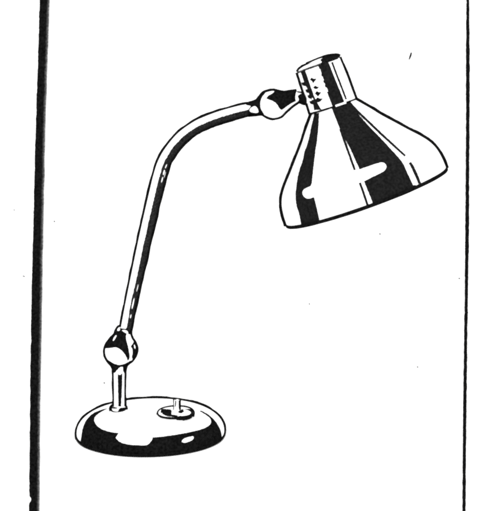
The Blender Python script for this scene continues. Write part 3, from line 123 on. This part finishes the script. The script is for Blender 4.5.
 'upper_joint': [([(3.145,-.547),(3.242,-.613),(3.302,-.657),(3.389,-.742),(3.49,-.785),(3.569,-.832),(3.656,-.845),(3.753,-.88),(3.858,-.921),(3.939,-.957),(4.024,-1.012),(4.168,-1.147),(4.243,-1.353),(4.324,-1.503),(4.468,-1.503),(4.612,-1.503),(4.757,-1.503),(4.901,-1.503),(5.117,-1.503),(5.333,-1.503),(5.549,-1.503),(5.765,-1.503),(5.909,-1.503),(6.126,-1.529),(6.342,-1.529),(6.558,-1.529),(6.702,-1.529),(6.918,-1.529),(7.062,-1.529),(7.134,-1.529),(7.351,-1.529),(7.495,-1.529),(7.639,-1.529),(7.783,-1.529),(7.927,-1.529),(7.999,-1.529),(7.927,-1.529),(7.902,-1.105),(7.839,-.818),(7.777,-.622),(7.746,-.391),(7.688,-.206),(7.653,.021),(7.641,.126),(7.627,.284),(7.645,.494),(7.656,.754),(7.507,.755),(7.362,.691),(7.228,.705),(7.116,.673),(6.962,.666),(6.791,.627),(6.685,.657),(6.552,.629),(6.387,.618),(6.295,.612),(6.157,.633),(6.019,.602),(5.902,.605),(5.739,.607),(5.619,.603),(5.449,.587),(5.285,.572),(5.147,.533),(5.041,.476),(4.954,.42),(4.869,.352),(4.782,.272),(4.714,.195),(4.653,.108),(4.591,.046),(4.469,-.019),(4.39,-.089),(4.29,-.143),(4.164,-.17),(4.061,-.218),(3.94,-.257),(3.831,-.295),(3.693,-.32),(3.53,-.366),(3.36,-.427),(3.259,-.472)],[]),([(.001,-1.529),(.073,-1.529),(.145,-1.529),(.289,-1.529),(.361,-1.529),(.433,-1.529),(.577,-1.529),(.649,-1.529),(.794,-1.529),(.938,-1.529),(1.154,-1.529),(1.37,-1.529),(1.586,-1.529),(1.73,-1.529),(1.874,-1.529),(2.019,-1.529),(2.235,-1.529),(2.379,-1.529),(2.523,-1.529),(2.667,-1.529),(2.811,-1.529),(2.883,-1.529),(3.027,-1.529),(3.099,-1.529),(3.157,-1.54),(3.068,-1.235),(2.969,-1.158),(2.847,-1.047),(2.685,-1.021),(2.582,-.989),(2.479,-.911),(2.394,-.852),(2.265,-.814),(2.193,-.678),(2.105,-.601),(2.009,-.489),(1.964,-.348),(1.884,-.199),(1.914,-.049),(1.85,.06),(1.854,.187),(1.895,.37),(1.97,.532),(2.01,.656),(2.169,.718),(2.188,.88),(2.323,.979),(2.42,1.106),(2.487,1.354),(2.667,1.529),(2.739,1.529),(2.523,1.529),(2.307,1.529),(2.019,1.529),(1.73,1.529),(1.442,1.529),(1.298,1.529),(1.082,1.529),(.938,1.529),(.794,1.529),(.649,1.529),(.577,1.529),(.433,1.529),(.289,1.529),(.217,1.529),(.073,1.529),(.001,1.529),(.001,1.373),(.001,.902),(.001,.693),(.001,.536),(.001,.458),(.001,.379),(.001,.353),(.001,.301),(.001,.196),(.006,.133),(.079,.066),(.143,-.031),(.191,-.16),(.267,-.236),(.338,-.404),(.387,-.545),(.264,-.688),(.205,-.745),(.123,-.868),(.033,-1),(.001,-1.268),(.001,-1.399),(.001,-1.529)],[[(.222,.242),(.252,.078),(.347,-.101),(.471,-.224),(.599,-.291),(.697,-.331),(.837,-.281),(.978,-.082),(1.076,.14),(1.15,.323),(1.184,.527),(1.21,.747),(1.139,.952),(.999,1.054),(.868,1.053),(.755,1.064),(.682,.959),(.583,.947),(.474,.775),(.352,.702),(.251,.482)]])],
 'hinge_pin': [([(.34,-.31),(.598,-.467),(.892,-.674),(1.12,-.87),(1.486,-1.109),(1.779,-1.503),(1.932,-1.503),(2.135,-1.503),(2.288,-1.503),(2.389,-1.503),(2.542,-1.503),(2.533,-1.139),(2.492,-.696),(2.481,-.424),(2.44,-.142),(2.408,.02),(2.381,.242),(2.371,.502),(2.363,.76),(2.321,1.239),(2.338,1.529),(2.288,1.529),(2.186,1.529),(2.034,1.529),(1.932,1.529),(1.83,1.529),(1.678,1.529),(1.475,1.556),(1.17,1.556),(.814,1.529),(.509,1.529),(.306,1.529),(.103,1.529),(.153,1.529),(.256,1.079),(.432,.757),(.526,.444),(.431,.193),(.378,.013)],[])],
 'switch_plate': [([(3.569,-1.139),(3.861,-1.329),(3.983,-1.508),(4.062,-1.628),(4.147,-1.719),(4.22,-1.795),(4.309,-1.814),(4.407,-1.841),(4.477,-1.893),(4.56,-1.783),(4.622,-1.095),(4.39,-.496),(4.021,-.318),(3.639,-.249),(3.159,-.214),(3.108,-.28),(3.22,-.343),(3.207,-.408),(3.197,-.466),(3.212,-.527),(3.151,-.591),(3.077,-.683),(3.184,-.81),(3.409,-.929)],[]),([(1.361,.12),(1.817,.14),(2.305,.184),(2.374,.237),(2.44,.277),(2.487,.345),(2.312,.417),(2.301,.482),(2.253,.563),(2.284,.647),(2.231,.715),(2.218,.776),(2.273,.853),(2.253,.927),(2.291,.987),(2.559,1.107),(2.559,1.201),(2.257,1.357),(1.709,1.631),(1.739,1.608),(1.812,1.634),(1.595,1.582),(1.232,1.529),(1.015,1.529),(.725,1.503),(.508,1.477),(.218,1.477),(.001,1.477),(.001,1.346),(.001,1.242),(.001,1.137),(.001,1.007),(.014,.956),(.062,.849),(.067,.779),(.056,.712),(.108,.658),(.047,.598),(.063,.535),(.154,.469),(.256,.392),(.253,.34),(.289,.275),(.355,.214),(.414,.155),(.407,.094),(.852,.109)],[]),([(4.49,.453),(4.555,.734),(4.606,1.14),(4.559,1.542),(4.458,1.905),(4.347,1.948),(4.363,1.59),(4.23,1.153),(3.964,.877),(3.888,.746),(3.808,.633),(3.609,.526),(3.573,.425),(3.767,.377),(3.83,.323),(4.061,.292)],[]),([(3.149,-.88),(3.636,-1.106),(3.857,-1.283),(3.965,-1.418),(4.066,-1.62),(4.1,-1.79),(4.134,-1.898),(4.275,-1.895),(4.347,-1.948),(4.42,-1.948),(4.492,-1.948),(4.564,-1.948),(4.709,-1.948),(4.782,-1.948),(4.709,-1.948),(4.564,-1.948),(4.492,-1.948),(4.347,-1.948),(4.275,-1.948),(4.202,-1.948),(4.057,-1.948),(3.985,-1.948),(3.84,-1.948),(3.695,-1.948),(3.55,-1.948),(3.261,-1.948),(3.116,-1.948),(3.201,-1.782),(3.29,-1.56),(3.15,-1.316),(2.77,-1.115),(2.901,-1.003),(3.075,-.947)],[]),([(2.635,-.901),(2.513,-.789),(2.457,-.698),(2.233,-.618),(2.217,-.532),(2.083,-.457),(2.027,-.409),(2.092,-.355),(2.018,-.298),(2.069,-.244),(2.064,-.196),(1.925,-.131),(1.946,-.091),(1.886,-.018),(1.751,.042),(1.693,.103),(1.612,.161),(2.211,.175),(2.751,.182),(2.826,.126),(2.899,.056),(3.056,-.01),(3.09,-.081),(3.096,-.133),(3.177,-.204),(3.214,-.256),(3.207,-.34),(3.258,-.403),(3.277,-.503),(3.381,-.607),(3.373,-.685),(3.504,-.812),(3.602,-.971),(3.579,-1.095),(3.097,-.938)],[]),([(4.375,1.946),(4.286,1.866),(4.226,1.703),(4.135,1.718),(4.032,1.582),(3.919,1.528),(3.762,1.441),(3.57,1.344),(3.333,1.314),(2.973,1.237),(2.411,1.165),(2.343,1.276),(2.131,1.44),(1.812,1.634),(2.246,1.686),(2.536,1.765),(2.826,1.922),(3.188,1.948),(3.478,1.948),(3.695,1.948),(3.84,1.948),(3.985,1.948),(4.13,1.948),(4.202,1.948),(4.275,1.948),(4.347,1.948)],[])],
 'switch_stem': [([(3.457,1.948),(2.44,1.948),(2.44,1.869),(2.373,1.686),(2.034,1.608),(1.898,1.582),(1.831,1.582),(1.695,1.582),(1.627,1.582),(1.56,1.582),(1.424,1.582),(1.356,1.582),(1.288,1.582),(1.221,1.582),(1.085,1.582),(.882,1.608),(.34,1.66),(.001,1.634),(.137,1.66),(.475,1.477),(.921,.983),(1.121,.835),(1.239,.719),(1.325,.683),(1.423,.577),(1.495,.626),(1.574,.567),(1.675,.583),(1.772,.602),(1.87,.588),(2.011,.523),(3.331,1.068)],[]),([(3.118,-1.948),(2.667,-.865),(2.024,-.745),(1.878,-.626),(1.783,-.658),(1.704,-.762),(1.616,-.717),(1.509,-.8),(1.422,-1.045),(1.424,-.37),(1.516,-.299),(1.618,-.206),(1.71,-.163),(1.787,-.135),(1.919,-.121),(2.056,-.096),(3.282,-.242),(3.728,-1.948)],[])],
}

import bpy, bmesh
from mathutils import Vector, noise
from mathutils.geometry import delaunay_2d_cdt

MM = 0.001
scene = bpy.context.scene
col = scene.collection
rnd = random.Random(11)
LINE = 1.22                                 # weight of the black edging

def W(p):                                   # page millimetres -> metres
    return Vector(((p[0]-249.0)*MM, p[1]*MM, (BASE_FLOOR-p[2])*MM))

# ------------------------------------------------------------------ materials
def new_mat(name):
    m = bpy.data.materials.new(name); m.use_nodes = True
    nt = m.node_tree
    return m, nt, nt.nodes['Principled BSDF']

def mottled(name, lo, hi, scale, rough, spec, detail=4):
    m, nt, p = new_mat(name)
    tc = nt.nodes.new('ShaderNodeTexCoord')
    nz = nt.nodes.new('ShaderNodeTexNoise'); nz.inputs['Scale'].default_value = scale; nz.inputs['Detail'].default_value = detail
    rp = nt.nodes.new('ShaderNodeValToRGB')
    rp.color_ramp.elements[0].position = 0.35; rp.color_ramp.elements[1].position = 0.72
    rp.color_ramp.elements[0].color = (*lo, 1); rp.color_ramp.elements[1].color = (*hi, 1)
    nt.links.new(tc.outputs['Object'], nz.inputs['Vector'])
    nt.links.new(nz.outputs['Fac'], rp.inputs['Fac'])
    nt.links.new(rp.outputs['Color'], p.inputs['Base Color'])
    p.inputs['Roughness'].default_value = rough
    p.inputs['Specular IOR Level'].default_value = spec
    return m

WHITE = mottled('white_enamel', (0.84, 0.84, 0.84), (0.88, 0.88, 0.88), 90, 0.45, 0.3)
INKM = mottled('black_ink', (0.0015, 0.0015, 0.0015), (0.0062, 0.0062, 0.0062), 420, 1.0, 0.0)
REFLECTION_INK = mottled('reflection_black_ink', (0.0036, 0.0036, 0.0036), (0.0092, 0.0092, 0.0092), 420, 1.0, 0.0)  # ink for the reflections painted on shade and cap
RUBBED_REFLECTION = mottled('rubbed_reflection_ink', (0.0022, 0.0022, 0.0022), (0.0200, 0.0200, 0.0200), 700, 1.0, 0.0, 6)  # mottled ink for the reflection painted along the arm
PAPER = mottled('white_paper', (0.86, 0.86, 0.86), (0.90, 0.90, 0.89), 260, 0.95, 0.0)
THIN = mottled('thin_ink', (0.010, 0.010, 0.010), (0.040, 0.040, 0.040), 500, 1.0, 0.0)
FADED = mottled('faded_ink', (0.06, 0.06, 0.06), (0.16, 0.16, 0.16), 500, 1.0, 0.0)
GREYM = mottled('grey_speck', (0.04, 0.04, 0.04), (0.12, 0.12, 0.12), 500, 1.0, 0.0)

# ------------------------------------------------------------------ mesh tools
class Mesh:
    def __init__(self): self.v, self.f, self.m, self.sm = [], [], [], []
    def add(self, verts, faces, mat, smooth=True):
        o = len(self.v)
        self.v += [tuple(v) for v in verts]
        for f in faces:
            self.f.append([i+o for i in f]); self.m.append(mat); self.sm.append(smooth)
    def build(self, name, parent=None, mats=None, origin=None):
        me = bpy.data.meshes.new(name)
        og = Vector(origin) if origin is not None else Vector((0, 0, 0))
        me.from_pydata([tuple(Vector(v)-og) for v in self.v], [], self.f)
        for m in (mats or (WHITE, INKM, REFLECTION_INK, RUBBED_REFLECTION)): me.materials.append(m)
        me.polygons.foreach_set('material_index', self.m)
        me.polygons.foreach_set('use_smooth', self.sm)
        me.update()
        o = bpy.data.objects.new(name, me); col.objects.link(o)
        o.location = og
        if parent is not None:
            o.parent = parent
            w = Vector((0, 0, 0)); q = parent
            while q is not None: w += q.location; q = q.parent
            o.location = og-w
        return o

def rings_of(b, sub, segs):
    N = (b.n-1)*sub
    S = [i/sub for i in range(N+1)]
    TH = [2*math.pi*j/segs for j in range(segs)]
    return S, TH

def skin(M, b, sub=6, segs=144, mat=0, cap0=True, cap1=True):
    S, TH = rings_of(b, sub, segs)
    vs = [W(b.pt(s, t)) for s in S for t in TH]
    fs = []
    n = len(TH)
    for i in range(len(S)-1):
        for j in range(n):
            k = (j+1) % n
            fs.append([i*n+j, i*n+k, (i+1)*n+k, (i+1)*n+j])
    if cap0: fs.append(list(range(n)))
    if cap1: fs.append([(len(S)-1)*n+j for j in reversed(range(n))])
    M.add(vs, fs, mat)

def outline(M, b, t, sub=6, segs=144, mat=1, vary=0.14, seed=0.0, grow0=0.0):
    """added black shell that shows as the drawn contour line, t mm thick, over the rear half of the body"""
    S, TH = rings_of(b, sub, segs)
    n = len(TH); P = {}; back = {}
    for i, s in enumerate(S):
        for j, th in enumerate(TH):
            p = Vector(b.pt(s, th)); nn = Vector(b.nrm(s, th))
            k = t*LINE*(1+vary*2*noise.noise((p[0]*0.09+seed, p[1]*0.03, p[2]*0.09))+0.08*noise.noise((p[0]*0.35, p[1]*0.02, p[2]*0.35+seed)))
            P[i, j] = (p, nn, k)
            back[i, j] = nn.dot(Vector(EYE)-p) < 0
    vs, idx, fs = [], {}, []
    def vid(i, j, lay):
        key = (i, j, lay)
        if key not in idx:
            p, nn, k = P[i, j]
            idx[key] = len(vs); vs.append(W(p+nn*(k if lay else -0.35)))
        return idx[key]
    edges = {}
    for i in range(len(S)-1):
        for j in range(n):
            k = (j+1) % n
            c = [(i, j), (i, k), (i+1, k), (i+1, j)]
            if all(back[q] for q in c):
                fs.append([vid(*q, 1) for q in c])
                for a, d in zip(c, c[1:]+c[:1]):
                    e = (min(a, d), max(a, d)); edges[e] = None if e in edges else (a, d)
    for e in edges.values():
        if e: fs.append([vid(*e[1], 1), vid(*e[0], 1), vid(*e[0], 0), vid(*e[1], 0)])
    M.add(vs, fs, mat, False)

def inside(p, poly):
    c = False; n = len(poly)
    for i in range(n):
        x1, y1 = poly[i]; x2, y2 = poly[i-1]
        if (y1 > p[1]) != (y2 > p[1]) and p[0] < (x2-x1)*(p[1]-y1)/(y2-y1)+x1: c = not c
    return c

def patch(M, b, outer, holes=(), h=0.22, g=2.0, mat=1):
    """a raised ink mark that follows the skin of the body; outline given in (s, th)"""
    rm = b.rmean
    fl = [[(b.L(s), th*rm) for s, th in poly] for poly in [outer, *holes]]
    verts, edges = [], []
    for poly in fl:
        o = len(verts); verts += [Vector(q) for q in poly]
        edges += [(o+i, o+(i+1) % len(poly)) for i in range(len(poly))]
    x0, x1 = min(q[0] for q in fl[0]), max(q[0] for q in fl[0]); y0, y1 = min(q[1] for q in fl[0]), max(q[1] for q in fl[0])
    gx = g
    x = x0+gx*0.5; row = 0
    while x < x1:
        y = y0+g*(0.5 if row % 2 else 0.1)
        while y < y1:
            q = (x, y)
            if inside(q, fl[0]) and not any(inside(q, hh) for hh in fl[1:]):
                if min((q[0]-v[0])**2+(q[1]-v[1])**2 for v in verts[:sum(map(len, fl))]) > (g*0.3)**2: verts.append(Vector(q))
            y += g
        x += gx; row += 1
    vo, eo, fo, ov, oe, of = delaunay_2d_cdt(verts, edges, [], 0, 1e-5)
    keep = []
    for f in fo:
        cx = sum(vo[i][0] for i in f)/len(f); cy = sum(vo[i][1] for i in f)/len(f)
        if inside((cx, cy), fl[0]) and not any(inside((cx, cy), hh) for hh in fl[1:]): keep.append(list(f))
    def at(q, d):
        s, th = b.S(q[0]), q[1]/rm
        p = Vector(b.pt(s, th))+Vector(b.nrm(s, th))*d
        return W(p)
    vs = [at(q, h) for q in vo]; n = len(vs)
    vs += [at(q, -0.15) for q in vo]
    cnt = {}
    for f in keep:
        for a, c in zip(f, f[1:]+f[:1]):
            e = (min(a, c), max(a, c)); cnt[e] = None if e in cnt else (a, c)
    M.add(vs, keep, mat, False)
    o = len(M.v)-len(vs)
    for e in cnt.values():
        if e:
            M.f.append([o+e[1], o+e[0], o+n+e[0], o+n+e[1]]); M.m.append(mat); M.sm.append(False)

def ring(M, c, ex, ey, R, r, mat=1, segs=200, k=10, vary=0.15, arc=None):
    """a round wire hoop; c in page mm, ex/ey unit vectors of its plane (page mm axes)"""
    ex, ey = Vector(ex), Vector(ey); ez = ex.cross(ey)
    vs, fs = [], []
    a0, a1 = arc or (0, 2*math.pi)
    for i in range(segs):
        a = a0+(a1-a0)*i/(segs-1 if arc else segs)
        d = ex*math.cos(a)+ey*math.sin(a)
        rr = r*(1+vary*noise.noise(Vector((math.cos(a)*4, math.sin(a)*4, r))))
        for j in range(k):
            q = 2*math.pi*j/k
            vs.append(W(Vector(c)+d*(R+rr*math.cos(q))+ez*rr*math.sin(q)))
    for i in range(segs-1 if arc else segs):
        for j in range(k):
            i2, j2 = (i+1) % segs, (j+1) % k
            fs.append([i*k+j, i2*k+j, i2*k+j2, i*k+j2])
    M.add(vs, fs, mat)

def ink_all(M, name, h=0.22, g=2.0, mat=1):
    for outer, holes in INK.get(name, []): patch(M, BODIES[name], outer, holes, h, g, mat)

def tag(o, label, cat, group=None, kind=None):
    if label: o['label'] = label
    if cat: o['category'] = cat
    if group: o['group'] = group
    if kind: o['kind'] = kind

# ------------------------------------------------------------------ the lamp
lamp = bpy.data.objects.new('desk_lamp', None); col.objects.link(lamp)
lamp.location = W((BASE_X, BASE_Y, BASE_FLOOR)); lamp.empty_display_size = 0.05
tag(lamp, 'black and white desk lamp with bent arm, domed base and flared shade', 'lamp')

b = BODIES['base']; M = Mesh()
skin(M, b, 6, 200, cap1=False); outline(M, b, 2.1, 6, 200, seed=3)
ink_all(M, 'base', 0.25, 2.2)
base = M.build('base', lamp, origin=W((BASE_X, BASE_Y, BASE_FLOOR)))
M = Mesh(); ring(M, (BASE_X, BASE_Y, BASE_FLOOR-1.71), (1, 0, 0), (0, 1, 0), 73.6, 1.7)
M.build('bottom_edge', base, origin=W((BASE_X, BASE_Y, BASE_FLOOR)))

b = BODIES['switch_plate']; M = Mesh()
skin(M, b, 6, 96, cap1=False); outline(M, b, 1.7, 6, 96, seed=8)
ink_all(M, 'switch_plate', 0.15, 1.0)
ring(M, (176.8, -17, 409.4), (1, 0, 0), (0, 1, 0), 17.0, 1.25, segs=96)
sw = M.build('switch', base, origin=W((176.8, -17, 412)))
b = BODIES['switch_stem']; M = Mesh()
skin(M, b, 6, 48, cap1=False); outline(M, b, 1.1, 6, 48, seed=9)
ink_all(M, 'switch_stem', 0.12, 0.8)
M.build('switch_stem', base, origin=W((178, -17, 406)))

def simple(name, part, parent, t, sub, segs, g, seed, org, cap0=True, cap1=True, h=0.2):
    b = BODIES[name]; M = Mesh()
    skin(M, b, sub, segs, cap0=cap0, cap1=cap1); outline(M, b, t, sub, segs, seed=seed)
    ink_all(M, name, h, g)
    return M.build(part, parent, origin=W(org))

post = simple('post', 'post', lamp, 2.0, 8, 72, 1.0, 1, (119, 0, 410))
simple('foot_collar', 'collar', post, 1.9, 8, 72, 1.0, 2, (118.5, 0, 411))
simple('lower_joint', 'knuckle_joint', lamp, 2.1, 6, 120, 1.0, 4, (120, 0, 350))

b = BODIES['arm']; M = Mesh()
skin(M, b, 10, 64); outline(M, b, 2.2, 10, 64, seed=5)
n_arm = b.n-1
left, right = [], []
r2 = random.Random(2)
for i in range(0, n_arm*24+1):                      # chrome reflection painted in as a dark lower side, uneven inner edge
    s = i/24
    left.append((s, 0.06+0.10*noise.noise((s*1.3, 1.0, 0))+0.10*max(0, 1-s/2.0)+r2.uniform(-0.05, 0.05)))
    right.append((s, 1.62))
gaps = []  # streaks left white inside the painted reflection
for s0, s1, th0, th1 in ((4.6, 5.05, 0.62, 0.80), (5.15, 5.6, 0.55, 0.78), (5.7, 6.1, 0.6, 0.76), (0.55, 0.72, 0.55, 0.75), (0.9, 1.25, 0.45, 0.68), (4.95, 5.5, 0.95, 1.12), (1.4, 1.6, 0.7, 0.85)):
    up, dn = [], []
    for k in range(9):
        u = k/8; wv = math.sin(math.pi*u)**0.5*0.5
        mid = (th0+th1)/2+r2.uniform(-0.02, 0.02)
        up.append((s0+(s1-s0)*u, mid-(th1-th0)*wv-0.01)); dn.append((s0+(s1-s0)*u, mid+(th1-th0)*wv+0.01))
    gaps.append(up+dn[::-1])
patch(M, b, left+right[::-1], gaps, 0.2, 1.6, 3)
arm = M.build('bent_arm', lamp, origin=W((125.4, 0, 330)))

simple('upper_joint', 'swivel_joint', lamp, 2.1, 8, 120, 1.0, 6, (272, 0, 104))
pin = simple('hinge_pin', 'hinge_pin', lamp, 1.6, 6, 64, 0.8, 7, (300, 0, 97))

b = BODIES['socket_cap']; M = Mesh()
skin(M, b, 6, 160, cap1=False); outline(M, b, 2.3, 6, 160, seed=10, vary=0.08)
ink_all(M, 'socket_cap', 0.2, 1.2, 2)
(cx, cy), r, w = b.frame(b.n-1)
ring(M, (cx, 0, cy), (w[0], 0, w[1]), (0, 1, 0), r-0.15, 0.8, segs=160)
(cx, cy), r, w = b.frame(0)
ring(M, (cx, 0, cy), (w[0], 0, w[1]), (0, 1, 0), r-0.1, 0.95, segs=160)
ring(M, (cx, 0, cy), (w[0], 0, w[1]), (0, 1, 0), r+0.35, 0.95, 0, 24, arc=(math.radians(-88), math.radians(-61)))
b2 = BODIES['cap_top']
skin(M, b2, 8, 160, cap0=False, cap1=False); outline(M, b2, 2.1, 8, 160, seed=12)
ink_all(M, 'cap_top', 0.15, 1.2)
cap = M.build('socket_cap', lamp, origin=W((325, 0, 85)))
for poly in INK['vent_slot']:
    M = Mesh(); patch(M, b, poly, (), 0.3, 0.8)
    M.build('vent_slot', cap, origin=W(b.pt(sum(q[0] for q in poly)/len(poly), sum(q[1] for q in poly)/len(poly))))

b = BODIES['shade']; M = Mesh()
skin(M, b, 8, 240, cap0=False, cap1=False); outline(M, b, 2.7, 8, 240, seed=14, vary=0.07)
inner = Body(shade_pairs(), 2.2)
skin(M, inner, 6, 200, cap0=True, cap1=False)
ink_all(M, 'shade', 0.25, 2.4, 2)
shade = M.build('shade', lamp, origin=W((NECK[0], 0, NECK[1])))
M = Mesh()
(cx, cy), r, w = b.frame(b.n-1)
ring(M, (cx, 0, cy), (w[0], 0, w[1]), (0, 1, 0), r-0.1, 2.0, segs=280)
M.build('rim', shade, origin=W((cx, 0, cy)))

# ------------------------------------------------------------------ setting: white page behind, white ledge under the lamp
def slab(x0, x1, y0, y1, z0, z1, name, mat, bev=0.0):
    bm = bmesh.new()
    bmesh.ops.create_cube(bm, size=1)
    for v in bm.verts:
        v.co = Vector((x0 if v.co.x < 0 else x1, y0 if v.co.y < 0 else y1, z0 if v.co.z < 0 else z1))
    if bev: bmesh.ops.bevel(bm, geom=bm.edges[:], offset=bev, segments=3, affect='EDGES')
    me = bpy.data.meshes.new(name); bm.to_mesh(me); bm.free(); me.materials.append(mat)
    o = bpy.data.objects.new(name, me); col.objects.link(o); o['kind'] = 'structure'
    return o
PAGE_Y = 125.0
slab(-1.6, 1.6, PAGE_Y*MM, (PAGE_Y+12)*MM, -1.2, 1.6, 'wall', PAPER)
slab(-0.185, 0.185, -0.088, (PAGE_Y-0.5)*MM, -0.012, -0.0002, 'tabletop', PAPER, 0.002)

# ------------------------------------------------------------------ printed rules and specks on the page
KP = (1190.0+PAGE_Y)/1190.0
def on_page(x, y):
    return (EYE[0]+(x-EYE[0])*KP, EYE[2]+(y-EYE[2])*KP)

def page_solid(name, strips, label, cat, mats, group=None, thick=0.5):
    """strips: lists of (left, right) edge pairs down the page, each with a material number"""
    M = Mesh()
    for rows, mat in strips:
        vs, fs = [], []
        for (xa, ya), (xb, yb) in rows:
            for lift in (thick, -0.2):
                vs += [W((xa, PAGE_Y-lift, ya)), W((xb, PAGE_Y-lift, yb))]
        for i in range(len(rows)-1):
            a, c = i*4, i*4+4
            fs += [[a, a+1, c+1, c], [a+2, a, c, c+2], [a+1, a+3, c+3, c+1]]
        e = (len(rows)-1)*4
        fs += [[0, 2, 3, 1], [e, e+1, e+3, e+2]]
        M.add(vs, fs, mat, False)
    r0 = strips[0][0][len(strips[0][0])//2][0]
    o = M.build(name, None, mats, origin=W((r0[0], PAGE_Y, r0[1])))
    tag(o, label, cat, group)
    return o

def lerp_tab(tab, y):
    for (y0, *a), (y1, *c) in zip(tab, tab[1:]):
        if y <= y1 or (y1, *c) == tuple(tab[-1]):
            t = (y-y0)/(y1-y0); return [p*(1-t)+q*t for p, q in zip(a, c)]

LEFT = [(-40, 40.4, 50.6), (0, 39.6, 50.0), (65, 37.6, 47.8), (130, 35.4, 45.6), (195, 34.0, 44.4), (260, 32.2, 43.0), (330, 31.0, 42.0), (400, 29.9, 40.6), (455, 29.4, 40.2), (511, 29.0, 39.8), (560, 28.6, 39.4)]
RIGHT = [(-40, 466.3, 469.4), (0, 466.3, 469.4), (60, 466.0, 469.9), (110, 466.0, 469.8), (170, 465.6, 469.4), (230, 465.2, 469.2), (290, 464.8, 468.2), (340, 464.0, 467.4), (400, 463.2, 466.8), (450, 462.8, 466.2), (511, 462.2, 465.8), (560, 461.8, 465.4)]
rows, thin, fade = [], [], []
y = -260.0
while y <= 760:
    xa, xb = lerp_tab(LEFT, y)
    xa += 0.55*noise.noise((y*0.11, 3.3, 0))+0.3*noise.noise((y*0.45, 7.1, 0))
    if 496 < y < 503: xa += 1.9*math.sin((y-496)/7*math.pi)       # nick near the foot of the rule
    xb += 0.4*noise.noise((y*0.06, 9.0, 0))+0.15*noise.noise((y*0.5, 2.0, 0))
    xc = xb-1.2+0.4*noise.noise((y*0.3, 5.0, 0)); xd = xc-1.5+0.4*noise.noise((y*0.25, 8.0, 0))
    rows.append((on_page(xa, y), on_page(xd, y))); thin.append((on_page(xd, y), on_page(xc, y))); fade.append((on_page(xc, y), on_page(xb, y)))
    y += 1.0
page_solid('border_rule', [(rows, 0), (thin, 2), (fade, 1)], 'thick black vertical ink rule on white page left of the lamp', 'rule', (INKM, FADED, THIN))
rows = []
y = -260.0
while y <= 760:
    xa, xb = lerp_tab(RIGHT, y)
    xa += -0.15+0.35*noise.noise((y*0.2, 13.3, 0))+0.25*noise.noise((y*0.6, 17.1, 0))
    xb += 0.35*noise.noise((y*0.2, 23.3, 0))+0.25*noise.noise((y*0.6, 27.1, 0))
    rows.append((on_page(xa, y), on_page(xb, y)))
    y += 1.0
page_solid('border_rule', [(rows, 0)], 'thin black vertical ink rule on white page right of the lamp shade', 'rule', (INKM, FADED, THIN))

def speck(name, pts, label, mats):
    ym = sum(p[1] for p in pts)/len(pts)
    rows = [(on_page(x-w*0.72, ym+(y-ym)*1.3), on_page(x+w*0.72, ym+(y-ym)*1.3)) for x, y, w in pts]
    page_solid(name, [(rows, 0)], label, 'ink mark', mats, None, 0.3)
speck('ink_tick', [(411.3, 53.0, 0.7), (411.1, 54.2, 1.3), (410.4, 56.0, 1.5), (409.7, 57.6, 1.2), (409.0, 59.0, 0.6)], 'small slanted ink tick on white page above the shade', (INKM,))
speck('ink_speck', [(23.2, 275.6, 0.8), (23.8, 276.3, 2.2), (24.4, 276.9, 0.7)], 'tiny grey speck on white page left of the thick rule', (GREYM,))
speck('ink_speck', [(104.2, 382.2, 0.7), (104.3, 382.9, 1.5), (104.2, 383.6, 0.7)], 'faint grey speck on white page beside the lamp post', (GREYM,))
speck('ink_speck', [(459.2, 277.8, 0.8), (459.4, 278.5, 1.8), (459.3, 279.1, 0.8)], 'faint grey speck on white page beside the thin right rule', (GREYM,))

def dot(x, y, w, label): speck('ink_speck', [(x-0.1, y-0.7, 0.5*w), (x, y, w), (x+0.1, y+0.7, 0.4*w)], label, (GREYM,))
dot(54.4, 221.4, 1.5, 'faint grey speck on white page right of the thick rule')
dot(14.2, 210.0, 1.2, 'faint grey speck at the far left, outside the thick rule')
dot(380.0, 234.0, 1.6, 'grey speck on white page just below the shade rim')
dot(309.4, 304.0, 1.3, 'faint grey speck alone in the middle of white page')
dot(417.6, 367.0, 1.5, 'grey speck low on white page between base and thin right rule')

# ------------------------------------------------------------------ light, camera, output
world = bpy.data.worlds.new('World'); scene.world = world; world.use_nodes = True
bg = world.node_tree.nodes['Background']
bg.inputs['Color'].default_value = (1, 1, 1, 1); bg.inputs['Strength'].default_value = 1.0
def area(name, loc, target, size, power):
    L = bpy.data.lights.new(name, 'AREA'); L.shape = 'DISK'; L.size = size; L.energy = power
    o = bpy.data.objects.new(name, L); col.objects.link(o); o.location = loc
    o.rotation_euler = (Vector(target)-Vector(loc)).to_track_quat('-Z', 'Y').to_euler()
area('softbox', (-0.9, -1.6, 1.7), (0, 0, 0.2), 1.2, 8)
area('softbox', (1.1, -1.5, 1.2), (0, 0, 0.2), 1.2, 6)

cam = bpy.data.cameras.new('camera'); co = bpy.data.objects.new('camera', cam); col.objects.link(co)
co.location = (0, EYE[1]*MM, (BASE_FLOOR-EYE[2])*MM); co.rotation_euler = (math.pi/2, 0, 0)
cam.sensor_fit = 'AUTO'; cam.sensor_width = 36
cam.lens = 36*1.19/0.511
cam.shift_y = (EYE[2]-255.5)/511.0
cam.clip_start = 0.05; cam.clip_end = 50
scene.camera = co
scene.view_settings.view_transform = 'Standard'; scene.view_settings.look = 'None'
scene.view_settings.exposure = 1.25; scene.view_settings.gamma = 1
scene.view_settings.use_curve_mapping = False
scene.render.engine = 'CYCLES'
scene.cycles.filter_width = 3.0
scene.cycles.use_denoising = False
scene.cycles.max_bounces = 6
